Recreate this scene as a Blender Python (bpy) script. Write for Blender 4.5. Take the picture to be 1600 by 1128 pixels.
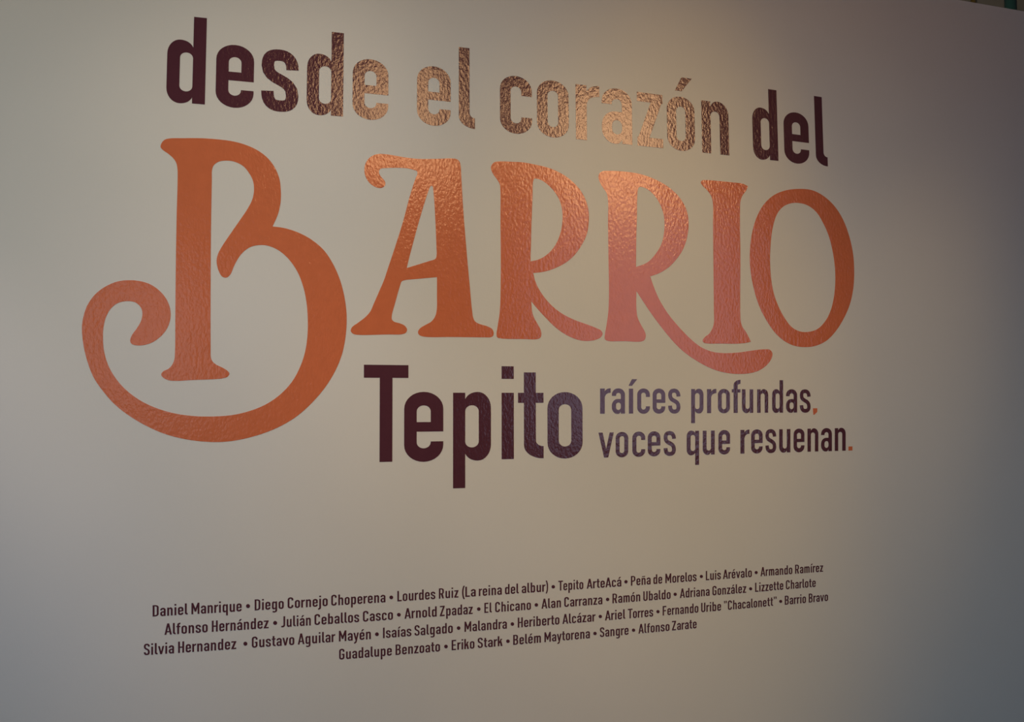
import bpy, math
from mathutils import Vector
from mathutils.geometry import delaunay_2d_cdt
for o in list(bpy.data.objects): bpy.data.objects.remove(o)
SC = bpy.context.scene
COL = SC.collection

# ------------------------------------------------------------------ camera
F = 1450.0                       # focal length in pixels of a 1600 px wide frame
YAW = math.atan(F / 4345.0)      # the lettered wall runs away to the right
PITCH = math.atan(71.0 / F)
CAM = Vector((0.0, -2.84, 1.55))
cam = bpy.data.cameras.new('camera'); camo = bpy.data.objects.new('camera', cam); COL.objects.link(camo)
cam.sensor_fit = 'HORIZONTAL'; cam.sensor_width = 36.0; cam.lens = F / 1600.0 * 36.0
cam.clip_start = 0.05; cam.clip_end = 60
camo.location = CAM; camo.rotation_euler = (math.pi / 2 + PITCH, 0, -YAW)
SC.camera = camo
_R = camo.rotation_euler.to_matrix()

def wall_point(px, py):
    """where the sight line of a photo position meets the lettered wall (y = 0): x, z"""
    d = _R @ Vector(((px - 800.0) / F, -(py - 564.0) / F, -1.0))
    k = -CAM.y / d.y
    return CAM.x + d.x * k, CAM.z + d.z * k

# ------------------------------------------------------------------ world, lights, exposure
SC.view_settings.view_transform = 'Standard'; SC.view_settings.look = 'None'
SC.view_settings.gamma = 1.0; SC.view_settings.use_curve_mapping = False
SC.view_settings.exposure = 0.0
w = bpy.data.worlds.new('world'); SC.world = w; w.use_nodes = True
w.node_tree.nodes['Background'].inputs[0].default_value = (0.75, 0.85, 1.0, 1)
w.node_tree.nodes['Background'].inputs[1].default_value = 0.05

def aim(o, target):
    o.rotation_euler = (Vector(target) - o.location).to_track_quat('-Z', 'Y').to_euler()
def area(name, loc, target, size, power, col):
    l = bpy.data.lights.new(name, 'AREA'); l.shape = 'RECTANGLE'; l.size, l.size_y = size
    l.energy = power; l.color = col
    o = bpy.data.objects.new(name, l); COL.objects.link(o); o.location = loc; aim(o, target); return o
def spot(name, loc, target, power, col, cone, blend, radius):
    l = bpy.data.lights.new(name, 'SPOT'); l.energy = power; l.color = col
    l.spot_size = math.radians(cone); l.spot_blend = blend; l.shadow_soft_size = radius
    o = bpy.data.objects.new(name, l); COL.objects.link(o); o.location = loc; aim(o, target); return o
#LIGHTS_BEGIN
w.node_tree.nodes['Background'].inputs[0].default_value = (0.714, 0.786, 1.0, 1)
w.node_tree.nodes['Background'].inputs[1].default_value = 0.07
spot('assumed_spotlight', (-3.5, -4, 4.4), (1.0, 0, 1.0), 471, (0.454, 0.755, 1.0), 45, 1.0, 0.06)  # unseen spots, assumed; placed and tinted to fit the brightness across the wall
spot('assumed_spotlight', (2.5, -2.0, 6.2), (1.0, 0, 0.4), 401, (1.0, 0.553, 0.028), 28, 1.0, 0.06)
spot('assumed_spotlight', (1.5, -1.0, 4.4), (-1, 0, 0.4), 120, (1.0, 0.759, 0.534), 36, 1.0, 0.06)
spot('assumed_spotlight', (4.5, -1.5, 5.2), (1.6, 0, 0.4), 149, (1.0, 0.61, 0.233), 22, 1.0, 0.06)
spot('assumed_spotlight', (-2.5, -3.0, 4.4), (0.4, 0, 1.0), 144, (1.0, 0.77, 0.692), 22, 1.0, 0.06)
spot('assumed_spotlight', (-4.5, -4, 4.4), (0.4, 0, 2.2), 370, (1.0, 0.71, 0.256), 28, 1.0, 0.06)
spot('assumed_spotlight', (-2.5, -1.5, 4.4), (-1, 0, 1.6), 165, (1.0, 0.79, 0.741), 22, 1.0, 0.06)
spot('assumed_spotlight', (-3.5, -2.0, 4.4), (1.6, 0, 1.6), 192, (1.0, 0.828, 0.531), 22, 1.0, 0.06)
area('assumed_lamp_panel', (1.62, -5.2, 4.05), (0.57, 0.0, 2.46), (0.85, 1.2), 1.65, (1.0, 0.562, 0.275)).data.spread = math.radians(50)  # unseen warm area light, assumed from the copper glow on the title
area('assumed_lamp_panel', (3.55, -5.2, 4.0), (1.29, 0.0, 2.47), (1.4, 1.2), 3.39, (1.0, 0.56, 0.275)).data.spread = math.radians(50)  # wider warm area light, likewise assumed, for the glow further along
area('assumed_daylight_source', (4.1, -5.2, 2.3), (4.1, 0, 2.3), (2.2, 2.3), 15.90, (0.7, 0.72, 1.0))  # bare area light assumed behind the pinkish sheen; the back wall has no opening
area('assumed_daylight_source', (-0.5, -5.2, 2.08), (-0.5, 0, 2.08), (1.0, 1.3), 2.86, (0.857, 0.886, 1.0))  # smaller bare light assumed for the faint sheen on the B; no opening there
#LIGHTS_END
spot('hall_fill_light', (3.6, 1.2, 2.9), (6.6, 4.6, 5.8), 300, (1.0, 0.90, 0.72), 90, 1.0, 0.1)  # added fill to brighten the brown far wall; no lamp is seen there

# ------------------------------------------------------------------ materials
def new_mat(name):
    m = bpy.data.materials.new(name); m.use_nodes = True
    nt = m.node_tree; return m, nt, nt.nodes['Principled BSDF']
def noise_bump(nt, b, layers, dist, zs=0.65):
    """relief from world-scale noise: layers = [(scale, detail, weight)]"""
    geo = nt.nodes.new('ShaderNodeNewGeometry'); prev = None
    for sc_, det, wt in layers:
        n = nt.nodes.new('ShaderNodeTexNoise'); n.inputs['Scale'].default_value = sc_
        n.inputs['Detail'].default_value = det
        mp = nt.nodes.new('ShaderNodeMapping'); mp.inputs['Scale'].default_value = (1, 1, zs)
        nt.links.new(geo.outputs['Position'], mp.inputs['Vector']); nt.links.new(mp.outputs[0], n.inputs['Vector'])
        mu = nt.nodes.new('ShaderNodeMath'); mu.operation = 'MULTIPLY'; mu.inputs[1].default_value = wt
        nt.links.new(n.outputs[0], mu.inputs[0])
        if prev is None: prev = mu
        else:
            ad = nt.nodes.new('ShaderNodeMath'); nt.links.new(prev.outputs[0], ad.inputs[0])
            nt.links.new(mu.outputs[0], ad.inputs[1]); prev = ad
    bp = nt.nodes.new('ShaderNodeBump'); bp.inputs['Strength'].default_value = 1.0
    bp.inputs['Distance'].default_value = dist
    nt.links.new(prev.outputs[0], bp.inputs['Height']); nt.links.new(bp.outputs[0], b.inputs['Normal'])
def mottled(nt, b, col, amount, scale):
    geo = nt.nodes.new('ShaderNodeNewGeometry')
    n = nt.nodes.new('ShaderNodeTexNoise'); n.inputs['Scale'].default_value = scale; n.inputs['Detail'].default_value = 5
    nt.links.new(geo.outputs['Position'], n.inputs['Vector'])
    r = nt.nodes.new('ShaderNodeValToRGB')
    r.color_ramp.elements[0].position = .3; r.color_ramp.elements[1].position = .7
    r.color_ramp.elements[0].color = tuple(c * (1 - amount) for c in col) + (1,)
    r.color_ramp.elements[1].color = tuple(min(1, c * (1 + amount)) for c in col) + (1,)
    nt.links.new(n.outputs[0], r.inputs[0]); nt.links.new(r.outputs[0], b.inputs['Base Color'])
def plain(name, col, rough=0.6, amount=0.03, scale=6, bump=None, spec=0.5):
    m, nt, b = new_mat(name); b.inputs['Roughness'].default_value = rough
    b.inputs['Specular IOR Level'].default_value = spec
    mottled(nt, b, col, amount, scale)
    if bump: noise_bump(nt, b, *bump)
    return m
M_WALL = plain('matte_white_wall_paint', (0.70, 0.685, 0.65), 0.75, 0.012, 2.5, ([(90, 4, 1.0), (420, 2, .4)], 0.0003), 0.2)
M_PURPLE = plain('dark_purple_vinyl', (0.092, 0.028, 0.043), 0.155, 0.03, 30, ([(120, 2, 1.0), (14, 2, 1.0)], 0.00065), 0.9)
M_ORANGE = plain('orange_vinyl', (0.66, 0.172, 0.072), 0.16, 0.03, 30, ([(120, 2, 1.0), (14, 2, 1.0)], 0.0008), 0.9)
M_FLOOR = plain('polished_concrete', (0.30, 0.28, 0.26), 0.5, 0.12, 3)
M_HALL = plain('brown_plaster', (0.22, 0.19, 0.15), 0.9, 0.12, 4)
M_GREEN = plain('dark_green_paint', (0.006, 0.030, 0.024), 0.5, 0.05, 8)
M_OCHRE = plain('dark_ochre_paint', (0.20, 0.12, 0.02), 0.5, 0.05, 8)
M_DARK = plain('dark_metal', (0.03, 0.03, 0.03), 0.5, 0.05, 8)

# ------------------------------------------------------------------ mesh helpers
def mesh_obj(name, verts, faces, mat, parent=None, loc=(0, 0, 0)):
    me = bpy.data.meshes.new(name); me.from_pydata(verts, [], faces); me.update()
    me.materials.append(mat)
    o = bpy.data.objects.new(name, me); COL.objects.link(o); o.location = loc
    if parent: o.parent = parent
    return o
def box(name, a, b, mat, parent=None, bevel=0):
    loc = [(a[i] + b[i]) / 2 for i in range(3)]; h = [(b[i] - a[i]) / 2 for i in range(3)]
    v = [(x * h[0], y * h[1], z * h[2]) for x in (-1, 1) for y in (-1, 1) for z in (-1, 1)]
    f = [(0, 1, 3, 2), (4, 6, 7, 5), (0, 4, 5, 1), (2, 3, 7, 6), (0, 2, 6, 4), (1, 5, 7, 3)]
    if parent: loc = [loc[i] - parent.location[i] for i in range(3)]
    o = mesh_obj(name, v, f, mat, parent, loc)
    if bevel:
        m = o.modifiers.new('bevel', 'BEVEL'); m.width = bevel; m.segments = 2
    return o
def empty(name, loc, label, cat, group=None):
    o = bpy.data.objects.new(name, None); COL.objects.link(o); o.location = loc
    o.empty_display_size = 0.05; o['label'] = label; o['category'] = cat
    if group: o['group'] = group
    return o
def structure(o): o['kind'] = 'structure'; return o

# ------------------------------------------------------------------ the room
WALL_TOP = wall_point(1554, 9.7)[1]
part_wall = structure(box('wall_front', (-3.2, 0.0, 0.0), (4.6, 0.14, WALL_TOP), M_WALL))
structure(box('floor', (-5.65, -5.5, -0.1), (8.65, 4.75, 0.0), M_FLOOR))
structure(box('wall_far', (-5.5, 4.6, 0.0), (8.5, 4.75, 6.5), M_HALL))
structure(box('wall_back', (-5.5, -5.5, 0.0), (8.5, -5.35, 6.5), M_HALL))
structure(box('wall_left', (-5.65, -5.5, 0.0), (-5.5, 4.75, 6.5), M_HALL))
structure(box('wall_right', (8.5, -5.5, 0.0), (8.65, 4.75, 6.5), M_HALL))

def beyond(px, py, y):
    x, z = wall_point(px, py); k = (y - CAM.y) / (-CAM.y)
    return CAM.x + (x - CAM.x) * k, CAM.z + (z - CAM.z) * k
# a painted steel post of the hall and a thin ochre pipe, seen over the top of the wall
def tube(name, x, y, r, z0, z1, mat, parent, n=20):
    """upright round bar"""
    ring = [(r * math.cos(2*math.pi*i/n), r * math.sin(2*math.pi*i/n)) for i in range(n)]
    v = [(cx_, cy_, 0) for cx_, cy_ in ring] + [(cx_, cy_, z1-z0) for cx_, cy_ in ring]
    f = [(i, (i+1) % n, (i+1) % n + n, i+n) for i in range(n)] + [tuple(range(n))[::-1], tuple(range(n, 2*n))]
    o = mesh_obj(name, v, f, mat, parent, (x-parent.location.x, y-parent.location.y, z0-parent.location.z))
    for p in o.data.polygons[:n]: p.use_smooth = True
    return o
xa = beyond(1571.5, 8, 2.6)[0]; xb = beyond(1586.5, 8, 2.6)[0]; xm = (xa+xb)/2
post = empty('steel_post', (xm, 2.6, 0), 'dark green upright steel post seen over the top of the wall', 'post')
tube('shaft', xm, 2.6, (xb-xa)/2 * .92, 0.02, 6.5, M_GREEN, post)
box('base_plate', (xm-.16, 2.44, 0.0), (xm+.16, 2.76, 0.02), M_GREEN, post, 0.003)
xo = beyond(1538, 3, 4.4)[0]
pipe = empty('wall_pipe', (xo, 4.52, 0), 'thin ochre pipe on the brown wall beyond, left of the green post', 'pipe')
tube('pipe_run', xo, 4.54, 0.026, 0.0, 6.4, M_OCHRE, pipe, 12)
for zc in (1.6, 3.2, 4.8, 6.2): box('clip', (xo-.04, 4.5, zc), (xo+.04, 4.6, zc+.03), M_DARK, pipe)

# ------------------------------------------------------------------ two-dimensional outlines
def bez(p0, p1, p2, p3, n=8):
    out = []
    for i in range(1, n + 1):
        t = i / n; s = 1 - t
        out.append((s**3 * p0[0] + 3*s*s*t * p1[0] + 3*s*t*t * p2[0] + t**3 * p3[0],
                    s**3 * p0[1] + 3*s*s*t * p1[1] + 3*s*t*t * p2[1] + t**3 * p3[1]))
    return out
def path(start, *segs):
    """segs: a point (line) or a triple of points (bezier)"""
    pts = [start]
    for s in segs:
        if isinstance(s[0], tuple): pts += bez(pts[-1], *s)
        else: pts.append(s)
    return pts
K = 0.56
def rect(x0, y0, x1, y1): return [(x0, y0), (x1, y0), (x1, y1), (x0, y1)]
def quarter(c, a, b):
    """bezier from a to b rounding the corner c"""
    return ((a[0] + (c[0]-a[0])*K, a[1] + (c[1]-a[1])*K), (b[0] + (c[0]-b[0])*K, b[1] + (c[1]-b[1])*K), b)
def rounded(x0, y0, x1, y1, rx, ry, corners='abcd', rx2=None, ry2=None):
    """rounded box: a lower left, b lower right, c upper right, d upper left"""
    P = []
    def corner(k, c, a, b):
        if k in corners:
            P.append(a); P.extend(bez(a, *quarter(c, a, b)))
        else: P.append(c)
    corner('a', (x0, y0), (x0, y0+ry), (x0+rx, y0))
    corner('b', (x1, y0), (x1-rx, y0), (x1, y0+ry))
    corner('c', (x1, y1), (x1, y1-ry), (x1-rx, y1))
    corner('d', (x0, y1), (x0+rx, y1), (x0, y1-ry))
    out = []
    for p in P:
        if not out or abs(p[0]-out[-1][0]) + abs(p[1]-out[-1][1]) > 1e-6: out.append(p)
    if abs(out[0][0]-out[-1][0]) + abs(out[0][1]-out[-1][1]) < 1e-6: out.pop()
    return out
def stroke(pts, tx, ty):
    """band along a centre line, tx wide where it runs upright and ty thick where it runs level"""
    L, R = [], []
    for i, p in enumerate(pts):
        a = pts[max(i-1, 0)]; b = pts[min(i+1, len(pts)-1)]
        dx, dy = b[0]-a[0], b[1]-a[1]; l = math.hypot(dx, dy) or 1; nx, ny = -dy/l, dx/l
        L.append((p[0] + nx*tx/2, p[1] + ny*ty/2)); R.append((p[0] - nx*tx/2, p[1] - ny*ty/2))
    return L + R[::-1]
def mirror_x(polys, W): return [(s, [(W-x, y) for x, y in p]) for s, p in polys]
def turn(polys, W, H=1.0): return [(s, [(W-x, H-y) for x, y in p]) for s, p in polys]

def glyph(ch, t, b):
    """outline of one condensed sans letter; x-height 1, baseline 0. Returns width, painted polygons, extras"""
    o = 0.012; A = 1.40; D = -0.415; W = 0.56 + (t - .185) * .6
    ro = 0.24; ri = max(.04, ro - b * .8)
    cw = W - 2*t
    def O(x0=0, y0=-o, w=W, y1=1+o):
        return [(1, rounded(x0, y0, x0+w, y1, w/2, ro+.01)), (0, rounded(x0+t, y0+b, x0+w-t, y1-b, (w-2*t)/2, min(ri, (w-2*t)/2*1.1)))]
    def bowl(x0, y0, y1, xs, top=.12, bot=.12):
        xm = x0 + (xs - x0) * .50
        return path((xs, y1-top), ((xs-.03, y1-top*.35), (xm+.09, y1), (xm, y1)),
                    quarter((x0, y1), (xm, y1), (x0, y1-ro)), (x0, y0+ro),
                    quarter((x0, y0), (x0, y0+ro), (xm, y0)), ((xm+.09, y0), (xs-.03, y0+bot*.35), (xs, y0+bot)))
    def counter(x0, y0, x1, y1): return rounded(x0, y0, x1, y1, (x1-x0)/2, min(ri, (x1-x0)/2*1.1, (y1-y0)/2))
    def dd(): return [(1, bowl(0, -o, 1+o, W-t+.005)), (0, counter(t, b, W-t, 1-b))]
    def nn(w=W, x0=0):
        arch = path((x0+t-.005, .89), ((x0+t+.03, .96), (x0+w*.5-.03, 1+o), (x0+w*.60, 1+o)), quarter((x0+w, 1+o), (x0+w*.60, 1+o), (x0+w, 1-ro)),
                    (x0+w, 0), (x0+w-t, 0), (x0+w-t, .5), (x0+t-.005, .5))
        return [(1, arch), (0, rounded(x0+t, .2, x0+w-t, 1-b, (w-2*t)/2, min(ri, (w-2*t)*.55), 'cd')), (1, rect(x0, 0, x0+t, 1))]
    def hook(x0, top, w):
        return path((x0, top), (x0, ro*.85), quarter((x0, 0), (x0, ro*.85), (x0+w, 0)), (x0+w, b), quarter((x0+t, b), (x0+w, b), (x0+t, b+.09)), (x0+t, top))
    def acute(xc): return ('accent', [(1, [(xc-.13, 1.12), (xc+.01, 1.12), (xc+.22, 1.385), (xc+.01, 1.385)])])
    sq = lambda x: ('dot', [(1, rect(x, 1.21, x+t, A))])
    C = W + .055                                                    # width of the round capitals
    H = A
    base = {'á': 'a', 'é': 'e', 'í': 'ı', 'ó': 'o', 'ñ': 'n'}.get(ch)
    if base:
        gw, polys, _ = glyph(base, t, b)
        if ch == 'ñ':
            q = stroke(path((.08, 1.16), ((.16, 1.32), (.3, 1.10), (gw-.09, 1.27))), b*.6, b*.6)
            return gw, polys, [('accent', [(1, q)])]
        return gw, polys, [acute(gw/2 + (.03 if ch == 'í' else .02))]
    X = []
    if ch == 'o': return W, O(), X
    if ch == 'c': return W*.97, [(s, [(x*.97, y) for x, y in p]) for s, p in O()] + [(0, rect(W*.97-t-.02, .29, W+.1, .67))], X
    if ch == 'e':
        return W, [(1, rounded(0, -o, W, 1+o, W/2, ro+.01)), (0, counter(t, b, W-t, 1-b)), (1, rect(t*.5, .43, W-t*.5, .57)), (0, rect(t, .285, W+.1, .43))] + \
               [(1, rounded(W*.5, -o, W, .285, W/2, ro+.01, 'b')), (0, rounded(W*.5-.01, b, W-t, .2855, cw/2, min(ri, cw*.55, .09), 'b'))], X
    if ch == 'a':
        P = [(1, rounded(0, .45, W, 1+o, W/2*.98, ro+.02, 'cd')), (0, rounded(t, .3, W-t, 1-b, cw/2, min(ri, cw*.55), 'cd')), (0, rect(-.1, .3, t+.01, .71))]
        P += [(1, path((W-t+.005, .585), (W*.45, .585), quarter((0, .585), (W*.45, .585), (0, .32)), (0, .25), quarter((0, -o), (0, .25), (W*.43, -o)),
                       ((W*.43+.09, -o), (W-t-.03, .03), (W-t+.005, .10)))),
              (0, rounded(t, b*.88, W-t, .585-b*.85, cw/2, min(.11, (.585-b*1.73)/2))), (1, rect(W-t, 0, W, .72))]
        return W, P, X
    if ch == 'd': return W, dd() + [(1, rect(W-t, 0, W, A))], X
    if ch == 'q': return W, dd() + [(1, rect(W-t, D, W, 1))], X
    if ch == 'b': return W, mirror_x(dd() + [(1, rect(W-t, 0, W, A))], W), X
    if ch == 'p': return W, mirror_x(dd() + [(1, rect(W-t, D, W, 1))], W), X
    if ch == 'g':
        tail = path((W, .2), (W, D+.24), quarter((W, D), (W, D+.24), (W*.5, D)), ((W*.3, D), (.12, D+.02), (.05, D+.07)), (.10, D+.07+b*.8),
                    ((.2, D+b), (W*.4, D+b*.95), (W*.5, D+b*.95)), quarter((W-t, D+b*.95), (W*.5, D+b*.95), (W-t, D+.26)), (W-t, .2))
        return W, [(1, tail)] + dd() + [(1, rect(W-t, .1, W, 1))], X
    if ch == 'n': return W, nn(), X
    if ch == 'u': return W, turn(nn(), W), X
    if ch == 'h': return W, nn() + [(1, rect(0, 0, t, A))], X
    if ch == 'm':
        w2 = W*.94; return 2*w2-t, nn(w2) + nn(w2, w2-t), X
    if ch == 'r':
        R = t + .22
        return R, [(1, rect(0, 0, t, 1)), (1, path((t-.005, .87), ((t+.03, .96), (t+.10, 1+o), (R, 1+o)), (R, 1-b), ((t+.09, 1-b), (t, .76), (t-.005, .60))))], X
    if ch == 's':
        c = path((W-t/2, .69), ((W-t/2, .86), (W*.68, 1-b/2+o), (W/2, 1-b/2+o)), ((W*.26, 1-b/2+o), (t/2, .88), (t/2, .735)), ((t/2, .46), (W-t/2, .57), (W-t/2, .265)),
                 ((W-t/2, .12), (W*.72, b/2-o), (W/2, b/2-o)), ((W*.30, b/2-o), (t/2, .13), (t/2, .315)))
        return W, [(1, stroke(c, t, b))], X
    if ch == 'z': 
        Z = W*.93; return Z, [(1, rect(0, 1-b*.92, Z, 1)), (1, rect(0, 0, Z, b*.92)), (1, [(0, b*.6), (t*1.18, b*.6), (Z, 1-b*.6), (Z-t*1.18, 1-b*.6)])], X
    if ch == 't': return t*2.15, [(1, hook(t*.5, 1.31, t*1.65)), (1, rect(0, 1-b*.82, t*2.15, 1))], X
    if ch == 'l': return t*1.5, [(1, hook(0, A, t*1.5))], X
    if ch == 'ı': return t, [(1, rect(0, 0, t, 1))], X
    if ch == 'i': return t, [(1, rect(0, 0, t, 1))], [sq(0)]
    if ch == 'j':
        x0 = t*.7
        return t*1.7, [(1, path((x0, 1), (x0+t, 1), (x0+t, D+.22), quarter((x0+t, D), (x0+t, D+.22), (0, D)), (0, D+b), quarter((x0, D+b), (0, D+b), (x0, D+b+.1))))], [sq(x0)]
    if ch == 'f':
        x0 = t*.45; w = t*2.15
        return w, [(1, path((x0, 0), (x0+t, 0), (x0+t, A-b-.09), quarter((x0+t, A-b), (x0+t, A-b-.09), (w, A-b)), (w, A), quarter((x0, A), (w, A), (x0, A-ro*.9)))), (1, rect(0, 1-b*.82, w, 1))], X
    if ch == 'k':
        return W, [(1, rect(0, 0, t, A)), (1, [(t-.01, .32), (t-.01, .58), (W-t*1.15, 1), (W-.01, 1)]), (1, [(t+.08, .52), (W-t*1.05, 0), (W+.01, 0), (t+.24, .70)])], X
    if ch == 'v':
        V = W*1.14; m = V/2
        return V, [(1, [(0, 1), (m-t*.5, 0), (m+t*.5, 0), (V, 1), (V-t*.98, 1), (m, .34), (t*.98, 1)])], X
    if ch == 'y':
        V = W*1.1; m = V/2
        return V, [(1, [(0, 1), (m-t*.45, .02), (m+t*.45, .02), (m+t*.1, .34), (t*.98, 1)]),
                   (1, path((V, 1), (m+.06, D+.18), ((m+.02, D+.05), (m-.05, D), (.07, D)), (.07, D+b*.9), ((m-.13, D+b*.9), (m-.09, D+b+.06), (m-.06, -.02)), (V-t*.98, 1)))], X
    # capitals
    if ch == 'T': 
        w = t*3.5; return w, [(1, rect(0, H-b, w, H)), (1, rect((w-t)/2, 0, (w+t)/2, H))], X
    if ch == 'I': return t, [(1, rect(0, 0, t, H))], X
    if ch == 'L': return C*.86, [(1, rect(0, 0, t, H)), (1, rect(0, 0, C*.86, b))], X
    if ch in 'EF':
        w = C*.88; P = [(1, rect(0, 0, t, H)), (1, rect(0, H-b, w, H)), (1, rect(0, .64-b*.1, w*.92, .64+b*.8))]
        return w, P + ([(1, rect(0, 0, w, b))] if ch == 'E' else []), X
    if ch == 'H': return C*1.03, [(1, rect(0, 0, t, H)), (1, rect(C*1.03-t, 0, C*1.03, H)), (1, rect(0, .62, C, .62+b*.9))], X
    if ch == 'D': return C, [(1, rounded(0, 0, C, H, C*.62, .27, 'bc')), (0, rounded(t, b*.9, C-t, H-b*.9, C*.62-t*.9, .12, 'bc'))], X
    if ch == 'P': return C, [(1, rect(0, 0, t, H)), (1, rounded(0, .56, C, H, C*.55, .27, 'bc')), (0, rounded(t, .56+b*.9, C-t, H-b*.9, C*.5-t*.9, .12, 'bc'))], X
    if ch == 'R': return C*1.03, [(1, [(C*.40, .62), (C*1.03-t*1.1, 0), (C*1.03, 0), (C*.78, .64)]), (1, rect(0, 0, t, H)), (1, rounded(0, .56, C, H, C*.55, .27, 'bc')), (0, rounded(t, .56+b*.9, C-t, H-b*.9, C*.5-t*.9, .12, 'bc'))], X
    if ch == 'B': return C, [(1, rounded(0, .66, C*.97, H, C*.5, .25, 'bc')), (1, rounded(0, 0, C, .78, C*.5, .27, 'bc')), (0, rounded(t, .80, C*.97-t, H-b*.9, C*.5-t*.9, .12, 'bc')), (0, rounded(t, b*.9, C-t, .80-b, C*.5-t*.9, .12, 'bc'))], X
    if ch == 'U': return C, [(1, rounded(0, -o, C, H, C/2, .27, 'ab')), (0, rounded(t, b, C-t, H+.1, C/2-t, .12, 'ab'))], X
    if ch in 'CG':
        P = [(1, rounded(0, -o, C, H+o, C/2, .28)), (0, rounded(t, b, C-t, H-b, C/2-t, .13))]
        if ch == 'C': return C, P + [(0, rect(C-t-.02, .40, C+.1, 1.0))], X
        return C, P + [(0, rect(C-t-.02, .74, C+.1, 1.0)), (1, rect(C*.52, .74-b*.9, C, .74))], X
    if ch == 'S':
        c = path((C-t/2, 1.03), ((C-t/2, 1.24), (C*.7, H-b/2), (C/2, H-b/2)), ((C*.24, H-b/2), (t/2, 1.26), (t/2, 1.03)), ((t/2, .66), (C-t/2, .80), (C-t/2, .38)),
                 ((C-t/2, .14), (C*.74, b/2), (C/2, b/2)), ((C*.26, b/2), (t/2, .16), (t/2, .36)))
        return C, [(1, stroke(c, t, b))], X
    if ch == 'J':
        w = C*.72; return w, [(1, path((w, H), (w, .27), quarter((w, 0), (w, .27), (w*.35, -o)), (0, -o+.02), (0, b), (w*.25, b), quarter((w-t, b), (w*.25, b), (w-t, b+.13)), (w-t, H)))], X
    if ch == 'Z':
        w = C*.98; return w, [(1, rect(0, H-b, w, H)), (1, rect(0, 0, w, b)), (1, [(0, b*.7), (t*1.1, b*.7), (w, H-b*.7), (w-t*1.1, H-b*.7)])], X
    if ch == 'A':
        w = C*1.22; m = w/2
        return w, [(1, [(0, 0), (m-t*.55, H), (m+t*.55, H), (w, 0)]), (0, [(t*.98, -.01), (m, H-.42), (w-t*.98, -.01)]), (1, [(w*.2, .30), (w*.8, .30), (w*.75, .30+b*.85), (w*.25, .30+b*.85)])], X
    if ch == 'M':
        w = C*1.38; m = w/2
        return w, [(1, rect(0, 0, t, H)), (1, rect(w-t, 0, w, H)), (1, [(t*.2, H), (t*.98, H), (m, .72), (m, .30), (m-t*.42, .30)]), (1, [(w-t*.2, H), (w-t*.98, H), (m, .72), (m, .30), (m+t*.42, .30)])], X
    if ch == '(': return .27, [(1, stroke(path((.24, 1.55), ((.02, 1.15), (.02, .15), (.24, -.28))), t*.85, t*.5))], X
    if ch == ')': return .27, [(1, stroke(path((.03, 1.55), ((.25, 1.15), (.25, .15), (.03, -.28))), t*.85, t*.5))], X
    if ch == '"': return t*2.5, [(1, [(.1*t, H), (t, H), (t*.85, H-.36), (t*.25, H-.36)]), (1, [(1.5*t, H), (2.4*t, H), (2.25*t, H-.36), (1.65*t, H-.36)])], X
    if ch == ',': return t*1.1, [(1, [(0, t*1.05), (t*1.1, t*1.05), (t*1.1, .02), (t*.35, -.10), (t*.05, -.10), (t*.05, 0), (0, 0)])], X
    if ch == '.': return t, [(1, rect(0, 0, t, t*1.05))], X
    raise ValueError(ch)

def fill(polys):
    """resolve painted (1) and cut (0) polygons, later ones on top, into triangles"""
    V, Fc = [], []
    for s, p in polys:
        q = []
        for x, y in p:
            if not q or abs(x-q[-1][0]) + abs(y-q[-1][1]) > 1e-7: q.append((x, y))
        if abs(q[0][0]-q[-1][0]) + abs(q[0][1]-q[-1][1]) < 1e-7: q.pop()
        if sum(q[i-1][0]*q[i][1] - q[i][0]*q[i-1][1] for i in range(len(q))) < 0: q.reverse()
        Fc.append(list(range(len(V), len(V) + len(q)))); V += [Vector(v) for v in q]
    vs, es, fs, ov, oe, of = delaunay_2d_cdt(V, [], Fc, 1, 1e-6)
    tri = [tuple(f) for f, src in zip(fs, of) if src and polys[max(src)][0] == 1]
    used = sorted({i for f in tri for i in f}); m = {i: k for k, i in enumerate(used)}
    return [tuple(vs[i]) for i in used], [tuple(m[i] for i in f) for f in tri]

THICK = 0.0005                                                      # the cut film stands half a millimetre proud
def film(name, v2, tri, to_wall, mat, parent):
    """a piece of cut vinyl lying on the wall"""
    P = [to_wall(*v) for v in v2]
    cx = sum(p[0] for p in P) / len(P); cz = min(p[1] for p in P); n = len(P)
    verts = [(x-cx, -THICK, z-cz) for x, z in P] + [(x-cx, -0.00005, z-cz) for x, z in P]
    faces, cnt = [], {}
    for f in tri:
        a, b, c = (P[i] for i in f)
        if (b[0]-a[0]) * (c[1]-a[1]) - (b[1]-a[1]) * (c[0]-a[0]) < 0: f = f[::-1]
        faces.append(f)
        for i in range(3):
            e = (f[i], f[(i+1) % 3]); cnt[e] = cnt.get(e, 0) + 1
    for (i, j) in list(cnt):
        if (j, i) not in cnt: faces.append((j, i, i+n, j+n))
    par = parent.location if parent else Vector((0, 0, 0))
    if parent and parent.parent: par = parent.location + parent.parent.location
    return mesh_obj(name, verts, faces, mat, parent, (cx - par[0], 0.0 - par[1], cz - par[2]))

def interp(tab, x):
    if x <= tab[0][0]: a, b = tab[0], tab[1]
    elif x >= tab[-1][0]: a, b = tab[-2], tab[-1]
    else:
        for a, b in zip(tab, tab[1:]):
            if a[0] <= x <= b[0]: break
    return a[1] + (b[1]-a[1]) * (x-a[0]) / (b[0]-a[0])
def smooth_line(pts, deg=2):
    """least-squares parabola through measured points: y(x)"""
    import numpy as np
    c = np.polyfit([p[0]/1000 for p in pts], [p[1] for p in pts], deg)
    return lambda x: float(np.polyval(c, x/1000))

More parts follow.
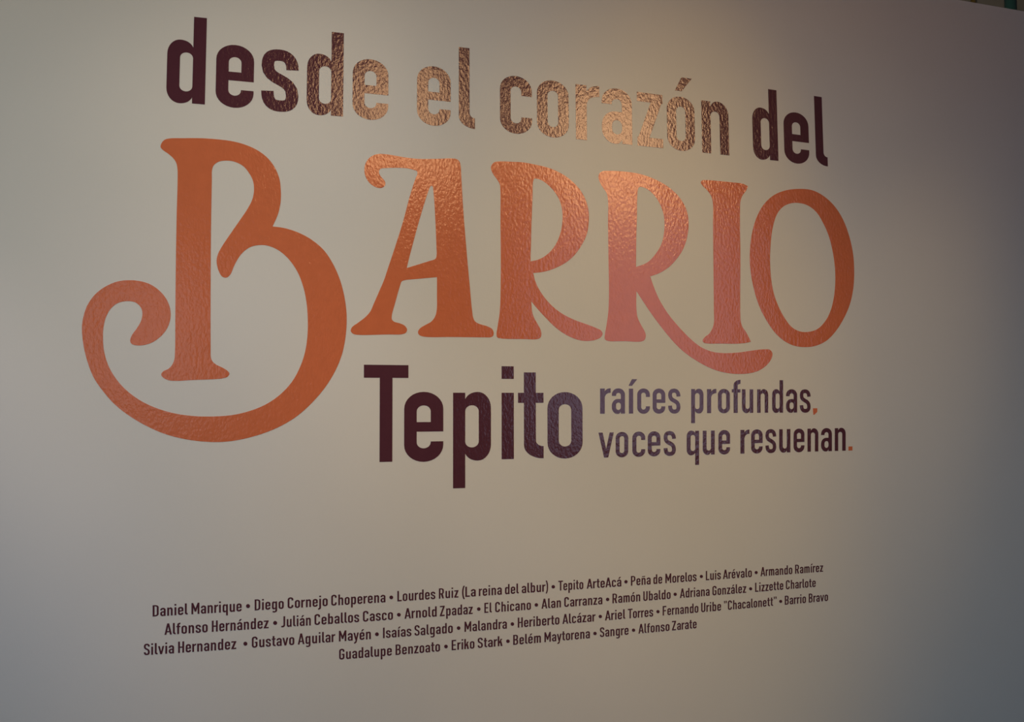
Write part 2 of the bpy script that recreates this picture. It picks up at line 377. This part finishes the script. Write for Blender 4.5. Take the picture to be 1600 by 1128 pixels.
CACHE = {}
def letter(ch, x0, x1, base, xh, slant, t, b, mat, parent, label=None):
    """one letter between photo positions x0 and x1 of its word's baseline"""
    key = (ch, t, b)
    if key not in CACHE:
        gw, polys, extra = glyph(ch, t, b)
        CACHE[key] = (gw, fill(polys), [(n, fill(p)) for n, p in extra])
    gw, body, extra = CACHE[key]
    def to_wall(x, y):
        px = x0 + x / gw * (x1-x0); yb = base(px); py = yb - y * (yb - xh(px))
        return wall_point(px + slant(px) * (py-yb), py)
    name = {',': 'comma', '.': 'full_stop', '(': 'bracket', ')': 'bracket', '"': 'quotation_mark'}.get(ch, 'letter')
    o = film(name, body[0], body[1], to_wall, mat, parent)
    if label: o['label'] = label
    for n, (v, f) in extra: film(n, v, f, to_wall, mat, o)
    return o

# ------------------------------------------------------------------ title: upper line
T_, B_ = 0.186, 0.186
base1 = smooth_line([(320,163.3),(535.8,182),(742,202.3),(917,218.9),(988,225.9),(1036.3,231.8),(1097.5,239),(1139.5,242.5),(1216.3,251),(1293.5,260.6)])
xh1 = smooth_line([(278.8,63),(365,71.7),(436,78.7),(497.5,85),(578.8,93.2),(677.5,104.3),(805,119.8),(862,126.8),(900,131.8),(996.2,143.6),(1036.3,148),(1063,151.8),(1096.8,157),(1187,168.5),(1246,176.5)])
slant1 = lambda x: (x - 720) * 6e-5
def word(text, spans, base, xh, slant, t, b, mat, label, name='word_lettering', group=None, special={}):
    x0 = spans[0][0]; X, Z = wall_point(x0, base(x0))
    e = empty(name, (X, 0, Z), label, 'lettering', group)
    for i, (ch, (a, c)) in enumerate(zip(text, spans)):
        m, lab = special.get(i, (mat, None))
        letter(ch, a, c, base, xh, slant, t, b, m, e, lab)
    return e
G1 = 'dark purple words of the title line above the orange word'
word('desde', [(259.3,320),(336.3,395.6),(407.5,465.7),(478.8,535.8),(550.5,606.3)], base1, xh1, slant1, T_, B_, M_PURPLE,
     'large glossy dark purple word desde starting the title line above the orange word')
word('el', [(651.3,704),(716.8,742)], base1, xh1, slant1, T_, B_, M_PURPLE, 'short dark purple word el shining copper in the lamp light, between desde and corazón')
word('corazón', [(781.3,831.3),(839.3,888.8),(900,937.3),(940.8,988),(996.2,1036.3),(1043,1086.3),(1097.3,1139.5)], base1, xh1, slant1, T_, B_, M_PURPLE,
     'dark purple accented word corazón shining copper, between el and del')
word('del', [(1177,1216.3),(1226,1265),(1275.3,1293.5)], base1, xh1, slant1, T_, B_, M_PURPLE, 'dark purple word del ending the title line above the orange letters I and O')

# ------------------------------------------------------------------ title: the large orange word
def smooth_outline(pts, n=6):
    """closed Catmull-Rom curve; a point with a third value is a sharp corner"""
    N = len(pts); out = []
    for i in range(N):
        p0, p1, p2, p3 = pts[i-1], pts[i], pts[(i+1) % N], pts[(i+2) % N]
        if len(p1) > 2: p0 = (2*p1[0]-p2[0], 2*p1[1]-p2[1])
        if len(p2) > 2: p3 = (2*p2[0]-p1[0], 2*p2[1]-p1[1])
        # centripetal
        d = [max(math.hypot(b[0]-a[0], b[1]-a[1]), 1e-4) ** .5 for a, b in ((p0, p1), (p1, p2), (p2, p3))]
        t0 = 0; t1 = d[0]; t2 = t1+d[1]; t3 = t2+d[2]
        for k in range(n):
            t = t1 + (t2-t1)*k/n; q = []
            for c in (0, 1):
                A1 = (t1-t)/(t1-t0)*p0[c] + (t-t0)/(t1-t0)*p1[c]; A2 = (t2-t)/(t2-t1)*p1[c] + (t-t1)/(t2-t1)*p2[c]
                A3 = (t3-t)/(t3-t2)*p2[c] + (t-t2)/(t3-t2)*p3[c]
                B1 = (t2-t)/(t2-t0)*A1 + (t-t0)/(t2-t0)*A2; B2 = (t3-t)/(t3-t1)*A2 + (t-t1)/(t3-t1)*A3
                q.append((t2-t)/(t2-t1)*B1 + (t-t1)/(t2-t1)*B2)
            out.append(tuple(q))
    return out
c = 1
B_OUT = [(483,95),(490,72),(505,58),(530,52),(600,51),(680,51),(760,56),(840,66),(910,85),(970,113),(1020,152),(1055,200),(1077,255),(1084,310),(1083,370),(1070,430),(1043,492,c),
 (1100,500),(1170,522),(1240,560),(1300,612),(1345,680),(1380,760),(1403,850),(1413,940),(1408,1040),(1387,1140),(1342,1240),(1275,1335),(1165,1440),(1040,1510),(880,1558),(760,1570),(620,1558),(500,1528),(410,1488),(325,1438),(255,1383),(205,1328),(150,1250),(115,1160),(95,1070),(90,990),(98,940),(115,890),(150,838),(195,800),(265,768),(335,761),(400,770),(450,792),(500,838),(527,890),(533,940),(522,988),(495,1030),(450,1067),(405,1084),(365,1087),(338,1079),(331,1064),(340,1035),(365,1000),(385,965),(392,930),(388,905),(370,881),(345,868),(310,866),(270,875),(235,902),(210,945),(197,1000),(195,1060),(202,1125),(225,1195),(265,1260),(320,1318),(390,1367),(470,1403),(560,1428),(650,1440),(740,1442),(840,1435),(930,1414),(1010,1381),(1080,1333),(1140,1268),(1180,1195),(1205,1120),(1217,1040),(1219,960),(1212,870),(1195,790),(1165,715),(1120,652),(1070,610),(1020,589),(985,585),(940,592),(905,612),(875,645),(850,690),(832,732),(812,748),(790,742),(770,705),(763,665),(768,635),(785,600),(830,532),(880,460),(920,400),(942,355),(950,310),(945,265),(925,225),(895,190),(850,168),(810,163),(775,168),(750,185),(740,210),(739,260),(735,500),(733,800),(733,1100),(734,1145),(742,1166),(760,1182),(790,1197),(815,1212),(827,1227),(818,1243),(795,1251),(760,1255),(640,1260),(560,1264),(520,1260),(495,1247),(486,1233),(495,1217),(520,1205),(540,1185),(552,1155),(555,1120),(557,900),(559,700),(563,450),(568,260),(567,200),(560,172),(545,150),(520,128),(497,112)]
A_OUT = [(288,262),(285,280),(270,292),(250,295),(220,286),(190,264),(165,225),(157,185),(163,145),(185,110),(215,90),(250,82),(290,84),(350,93),(420,105),(500,113),(600,113),(700,110),(732,114),(750,128),(758,152),(763,230),(775,430),(795,680),(815,900),(830,1060),(837,1105),(848,1127),(870,1142),(930,1161),(955,1176),(965,1200),(960,1220),(943,1228),(900,1228),(700,1226),(530,1224),(500,1213),(492,1195),(505,1172),(540,1150),(575,1130),(598,1100),(609,1060),(611,960),(611,852,c),(500,862),(405,872),(390,880),(380,905),(350,1010),(328,1095),(330,1118),(345,1131),(380,1141),(410,1156),(424,1180),(415,1200),(390,1209),(300,1210),(110,1212),(85,1205),(72,1188),(80,1165),(120,1135),(165,1100),(195,1065),(215,1020),(250,940),(280,870),(300,810),(350,660),(400,500),(440,350),(475,240),(489,205),(485,190),(465,182),(430,173),(380,169),(300,170),(262,174),(250,185),(250,205),(262,225),(280,245)]
A_HOLE = [(566,292),(572,283),(582,283),(590,330),(600,480),(607,650),(608,720),(600,738),(560,752),(422,795,c),(430,760),(480,570),(520,430),(555,320)]
R1_OUT = [(948,168),(955,148),(970,134),(1000,129),(1080,131),(1150,135),(1230,150),(1310,170),(1380,200),(1440,240),(1500,300),(1540,370),(1558,440),(1558,520),(1545,590),(1510,660),(1465,720),(1410,765),(1340,800),(1270,820),(1212,826,c),(1226,880),(1250,930),(1290,988),(1345,1045),(1410,1090),(1480,1123),(1550,1148),(1604,1169),(1636,1186),(1646,1205),(1636,1226),(1604,1243),(1548,1251),(1490,1243),(1420,1214),(1350,1165),(1280,1095),(1230,1040),(1200,1003,c),(1204,1060),(1215,1100),(1238,1142),(1257,1178),(1263,1210),(1255,1232),(1232,1240),(1150,1239),(1010,1235),(988,1228),(983,1210),(990,1160),(1002,1080),(1007,1000),(1010,800),(1008,500),(1007,300),(1002,268),(985,240),(960,205)]
R1_HOLE = [(1212,252),(1220,237),(1240,238),(1270,250),(1310,280),(1350,325),(1380,380),(1395,450),(1392,530),(1375,600),(1345,660),(1300,710),(1250,740),(1195,754,c),(1198,650),(1202,500),(1208,350)]
R2_OUT = [(125,132),(130,110),(148,98),(190,96),(270,100),(350,112),(420,135),(490,170),(545,212),(590,265),(617,325),(625,390),(618,460),(595,530),(555,590),(510,635),(460,665),(412,682,c),(430,735),(462,810),(510,888),(560,950),(610,1004),(655,1046),(700,1078),(760,1101),(820,1108),(900,1105),(970,1095),(1040,1087),(1075,1089),(1090,1106),(1087,1134),(1065,1169),(1022,1202),(970,1219),(900,1224),(830,1217),(760,1197),(680,1157),(600,1102),(540,1044),(470,959),(410,877),(370,817),(335,763,c),(335,860),(342,910),(360,950),(382,990),(387,1015),(380,1035),(360,1044),(270,1042),(175,1040),(160,1030),(160,1008),(170,950),(180,870),(183,760),(180,560),(178,380),(178,260),(170,220),(150,190),(133,160)]
R2_HOLE = [(344,198),(352,186),(375,188),(410,208),(445,245),(475,300),(490,360),(490,430),(475,500),(440,560),(395,605),(333,630,c),(334,500),(338,350)]
I_OUT = [(693,160),(700,149),(720,147),(800,153),(870,160),(925,167),(955,181,c),(945,205),(925,232),(914,262),(911,300),(913,600),(912,880),(915,930),(924,962),(940,985),(957,1015),(971,1045,c),(940,1052),(880,1056),(800,1055),(735,1055),(710,1050),(703,1038),(715,1020),(740,1000),(758,970),(766,940),(766,860),(763,600),(761,400),(760,270),(750,235),(730,205),(705,180)]
O_OUT = [(1250,196),(1310,203),(1370,232),(1430,285),(1480,360),(1515,450),(1538,550),(1545,650),(1540,750),(1520,840),(1485,920),(1440,990),(1390,1040),(1330,1068),(1275,1075),(1215,1068),(1160,1043),(1110,1000),(1060,930),(1015,840),(985,740),(968,640),(966,540),(978,440),(1005,350),(1045,280),(1100,230),(1170,203)]
O_HOLE = [(1235,274),(1285,287),(1335,325),(1375,390),(1405,460),(1425,540),(1438,630),(1440,720),(1432,800),(1415,870),(1385,930),(1340,975),(1290,990),(1245,988),(1200,965),(1160,915),(1125,850),(1097,770),(1082,680),(1078,590),(1082,490),(1095,400),(1120,330),(1155,292),(1195,276)]
X, Z = wall_point(128, 596)
barrio = empty('word_lettering', (X, 0, Z), 'huge orange word BARRIO in decorative letters across the middle of the wall', 'lettering')
for outs, hole, (ox, oy, s), lab in ((B_OUT, None, (100,200,3.2), 'tall letter B with a curled tail sweeping under it'), (A_OUT, A_HOLE, (530,220,4), 'letter A with a hooked top'),
        (R1_OUT, R1_HOLE, (530,220,4), 'short-legged letter R beside the A'), (R2_OUT, R2_HOLE, (900,240,3.5556), 'letter R with a long leg sweeping under the I'),
        (I_OUT, None, (900,240,3.5556), 'letter I with flared ends'), (O_OUT, O_HOLE, (900,240,3.5556), 'tall oval letter O')):
    polys = [(1, smooth_outline(outs))] + ([(0, smooth_outline(hole))] if hole else [])
    v, f = fill(polys)
    o = film('letter', v, f, lambda x, y, ox=ox, oy=oy, s=s: wall_point(ox + x/s, oy + y/s), M_ORANGE, barrio)
    o['label'] = lab

# ------------------------------------------------------------------ Tepito and the two slogan lines
slant2 = lambda x: (x - 740) * 2.2e-5
base2 = smooth_line([(591,721.7),(612,721.4),(660,720.3),(708,719.2),(802.8,717),(849,715.8),(882,715.1)], 1)
xh2 = smooth_line([(662,613),(708,614),(784,613.8),(882,613.5)], 1)
word('Tepito', [(568,637.8),(631.3,692.5),(707.8,767),(783.8,802.8),(809.5,849.3),(855.5,910.3)], base2, xh2, slant2, .178, .186, M_PURPLE,
     'large dark purple word Tepito under the orange letters A and R')
zero = lambda x: 0.0
base3 = smooth_line([(940,646.3),(985,646),(1107,645.2),(1149,645),(1223,644.6)], 1)
xh3 = smooth_line([(938,607.1),(985,607.3),(1083,607.6),(1107,607.7),(1160,608.1),(1183,608.2),(1255,608.8)], 1)
S3 = (.172, .165)
word('raíces', [(937.6,954),(956,976.4),(982.6,989.2),(995.6,1015.3),(1019.7,1039.4),(1044,1063)], base3, xh3, zero, *S3, M_PURPLE,
     'dark purple word raíces starting the upper slogan line beside the word Tepito')
word('profundas,', [(1079.9,1099),(1104.7,1119.1),(1121.7,1140.4),(1143.4,1156.9),(1159.2,1176.8),(1183,1200.2),(1206.4,1223.4),(1228.2,1245.4),(1249.7,1266.4),(1270.3,1276.8)],
     base3, xh3, zero, *S3, M_PURPLE, 'dark purple word profundas with an orange comma, end of the upper slogan line', special={9: (M_ORANGE, 'orange comma')})
base4 = smooth_line([(947,714.6),(1116,710),(1157,708.4),(1278,705.4),(1321,704)], 1)
xh4 = smooth_line([(947,675.6),(1092,673.1),(1157,671.6),(1262,669.6),(1304,669)], 1)
word('voces', [(935.1,958.9),(961.9,981.5),(988,1008),(1012.1,1031.7),(1036.9,1055.9)], base4, xh4, zero, *S3, M_PURPLE,
     'dark purple word voces starting the lower slogan line beside the word Tepito')
word('que', [(1072.9,1092.2),(1098,1116.6),(1122.5,1140.6)], base4, xh4, zero, *S3, M_PURPLE, 'short dark purple word que in the middle of the lower slogan line')
word('resuenan.', [(1156.9,1170.9),(1173.6,1191.5),(1195.9,1212.8),(1217.4,1234.8),(1239.9,1256.8),(1261.6,1278.5),(1282.9,1299.7),(1304.3,1321.2),(1325.6,1331.8)],
     base4, xh4, zero, *S3, M_PURPLE, 'dark purple word resuenan with an orange full stop, end of the lower slogan line', special={8: (M_ORANGE, 'orange full stop')})

# ------------------------------------------------------------------ the four rows of small credits
TS, BS = .192, .175
SIDE = {'j': -.04, 'T': .03, 'A': .02, 'v': .02, 'y': .02, 'r': .06, 't': .04, 'f': .04, 'L': .05, 'z': .05, 'k': .05, '"': .06, '(': .05, ')': .05, 's': .055, 'c': .07, 'a': .065, 'e': .07, 'o': .07, 'l': .085, 'S': .06}
def side(ch, right):
    if ch == 'r' and right: return .01
    if ch == 'l' and right: return .035
    if ch == 'T': return .0
    if ch == 'j': return .095 if right else -.04
    return SIDE.get(ch, SIDE.get({'á':'a','é':'e','ó':'o'}.get(ch, ''), .095))
def spans_of(text, x0, x1):
    pos, x = [], 0.0
    for i, ch in enumerate(text):
        gw = glyph(ch, TS, BS)[0]
        if i: x += side(text[i-1], True) + side(ch, False)
        pos.append((x, x+gw)); x += gw
    k = (x1-x0)/x
    # letters shrink a little towards the far end of the wall; negligible inside one word
    return [(x0+a*k, x0+b*k) for a, b in pos]
ROWS = [
 ('top', [(238.5,962.8),(293,959.7),(377,955),(398,953.7),(443,951.1),(520,946.6),(602,941.2),(621,939.8),(686,935.4),(716,934),(748,930.6),(784,928.4),(810,926.8),(876,922.1),(917,919.5),(970,916),(986,914.7),(1016,913),(1041,910.6),(1088,908.1),(1103,906),(1126,905.1),(1174,901.7),(1188,900.2),(1238,897),(1286,893)],
  [[('Daniel',238.5,293.2),('Manrique',299.1,377.5)], (387.5,946.8), [('Diego',397.9,443.3),('Cornejo',449.4,512),('Choperena',517.5,602.2)], (611.3,933.3),
   [('Lourdes',620.8,680.2),('Ruiz',685.7,716.2),('(La',722,743.3),('reina',748.1,783.9),('del',789.1,810.4),('albur)',815.2,856.3)], (864.4,916.7),
   [('Tepito',872.3,911.3),('ArteAcá',916.7,970.7)], (978,908.8), [('Peña',985.8,1016.5),('de',1020.9,1034.6),('Morelos',1039.6,1088.4)], (1095.8,900.6),
   [('Luis',1102.8,1126.2),('Arévalo',1129.6,1174.6)], (1181.5,894.4), [('Armando',1188.3,1237.9),('Ramírez',1242.3,1286)]]),
 ('second', [(257,991.4),(324,987.7),(331,987),(420,981.9),(440,979.6),(485,977.5),(492,976),(561,972),(567,970.6),(613,968.4),(632,967),(682,963.8),(687,962.6),(738,958.9),(757,957.7),(774,956),(829,952.6),(846,951.2),(876,948.7),(882,947.9),(941,943.8),(957,942.5),(1000,939.2),(1005,938.3),(1048,935.3),(1062,934.2),(1108,930.5),(1166,926),(1180,924.8),(1224,921.6),(1274,916.7)],
  [[('Alfonso',257,324.5),('Hernández',331,419.7)], (429.9,973.1), [('Julián',439.5,485.6),('Ceballos',491.4,561.2),('Casco',567,613.9)], (623.2,960.4),
   [('Arnold',632,682.3),('Zpadaz',687.3,738.6)], (748,951.5), [('El',756.8,768.3),('Chicano',773.6,829.5)], (838,945), [('Alan',846,876.4),('Carranza',881.6,941.1)], (949.3,936.4),
   [('Ramón',956.9,1000.3),('Ubaldo',1005.1,1047.7)], (1054.9,928.4), [('Adriana',1062.3,1108.6),('González',1113.1,1165.8)], (1172.8,919.8), [('Lizzette',1179.8,1223.8),('Charlote',1227.9,1274.4)]]),
 ('third', [(225,1022.8),(272,1020.6),(278,1019.6),(369,1014.1),(395,1011.8),(460,1007.8),(465,1007),(523,1003),(530,1002.5),(579,999),(598,997),(643,993.8),(707,989),(726,987),(792,982),(809,980.4),(874,975.3),(930,970.4),(945,968.7),(977,966.3),(1020,962.1),(1035,961.5),(1091,956.7),(1126,953.8),(1137,952.4),(1205,946.6),(1226,944.6),(1259,942.5),(1293,939.5)],
  [[('Silvia',224.8,271.9),('Hernandez',278.3,369.1)], (383.4,1005.6), [('Gustavo',393.5,459.8),('Aguilar',465.3,523.7),('Mayén',529.5,579.4)], (588.9,990.8),
   [('Isaías',598.4,642.8),('Salgado',647.6,707.4)], (716.5,981.2), [('Malandra',725.7,791.9)], (800.5,974.9), [('Heriberto',809,874),('Alcázar',878.8,930.4)], (937.9,963.1),
   [('Ariel',945.3,976.9),('Torres',981,1020.5)], (1028,955.5), [('Fernando',1035.4,1091.1),('Uribe',1095.5,1126.6),('"Chacalonett"',1131,1213.5)], (1219.7,939.5), [('Barrio',1226.2,1259.2),('Bravo',1263.6,1293.6)]]),
 ('bottom', [(530,1030.4),(612,1024),(618,1023.1),(687,1018.2),(706,1015.9),(741,1012.7),(785,1009.5),(802,1007.6),(845,1003.7),(851,1002.8),(921,997.2),(937,995.1),(982,991.7),(998,989.4),(1046,985.2),(1050,985),(1088,981.7)],
  [[('Guadalupe',529.9,612.1),('Benzoato',618,687.5)], (696.8,1010), [('Eriko',705.6,741.3),('Stark',746.3,785)], (793.6,1001.7), [('Belém',801.8,845.1),('Maytorena',850.6,921.6)], (929.6,989.6),
   [('Sangre',937.3,982)], (989.8,984.5), [('Alfonso',997.5,1046),('Zarate',1049.9,1088.4)]]),
]
ORD = ['first', 'second', 'third', 'fourth', 'fifth', 'sixth', 'seventh', 'eighth']
EXTRA = {('top', 2): ', long and ending in brackets', ('third', 6): ', ending in a quoted nickname', ('third', 3): ', a single word', ('bottom', 3): ', a single word'}
for row, bpts, items in ROWS:
    base = smooth_line(bpts)
    cap = lambda x: 17.7 - (x-238) * .0037
    xh = lambda x, base=base: base(x) - cap(x) / 1.40
    ni = 0
    names_n = sum(1 for it in items if isinstance(it, list))
    rowname = {'top': 'top row of the small dark credits', 'second': 'second row of the small dark credits', 'third': 'third row of the small dark credits', 'bottom': 'short bottom row of the small dark credits'}[row]
    for it in items:
        if isinstance(it, list):
            x0 = it[0][1]; X, Z = wall_point(x0, base(x0))
            place = ORD[ni] if ni < names_n-1 else 'last'
            e = empty('name_lettering', (X, 0, Z), f'{place} name in the {rowname}' + EXTRA.get((row, ni), ''), 'lettering', f'names in the {row} row of credits')
            for text, a, b_ in it:
                for ch, (p, q) in zip(text, spans_of(text, a, b_)):
                    letter(ch, p, q, base, xh, zero, TS, BS, M_PURPLE, e)
            ni += 1
        else:
            r = 3.15 - (it[0]-384) * .0009
            ring = [(it[0] + r*math.cos(a*math.pi/10), it[1] + r*math.sin(a*math.pi/10)) for a in range(20)]
            v, f = fill([(1, ring)])
            o = film('bullet_dot', v, f, lambda x, y: wall_point(x, y), M_PURPLE, None)
            nxt = ORD[ni] if ni < names_n-1 else 'last'
            o['label'] = f'small round dark dot between the {ORD[ni-1]} and {nxt} names of the {row} credits row'
            o['category'] = 'dot'; o['group'] = f'dots between names in the {row} row of credits'
#END
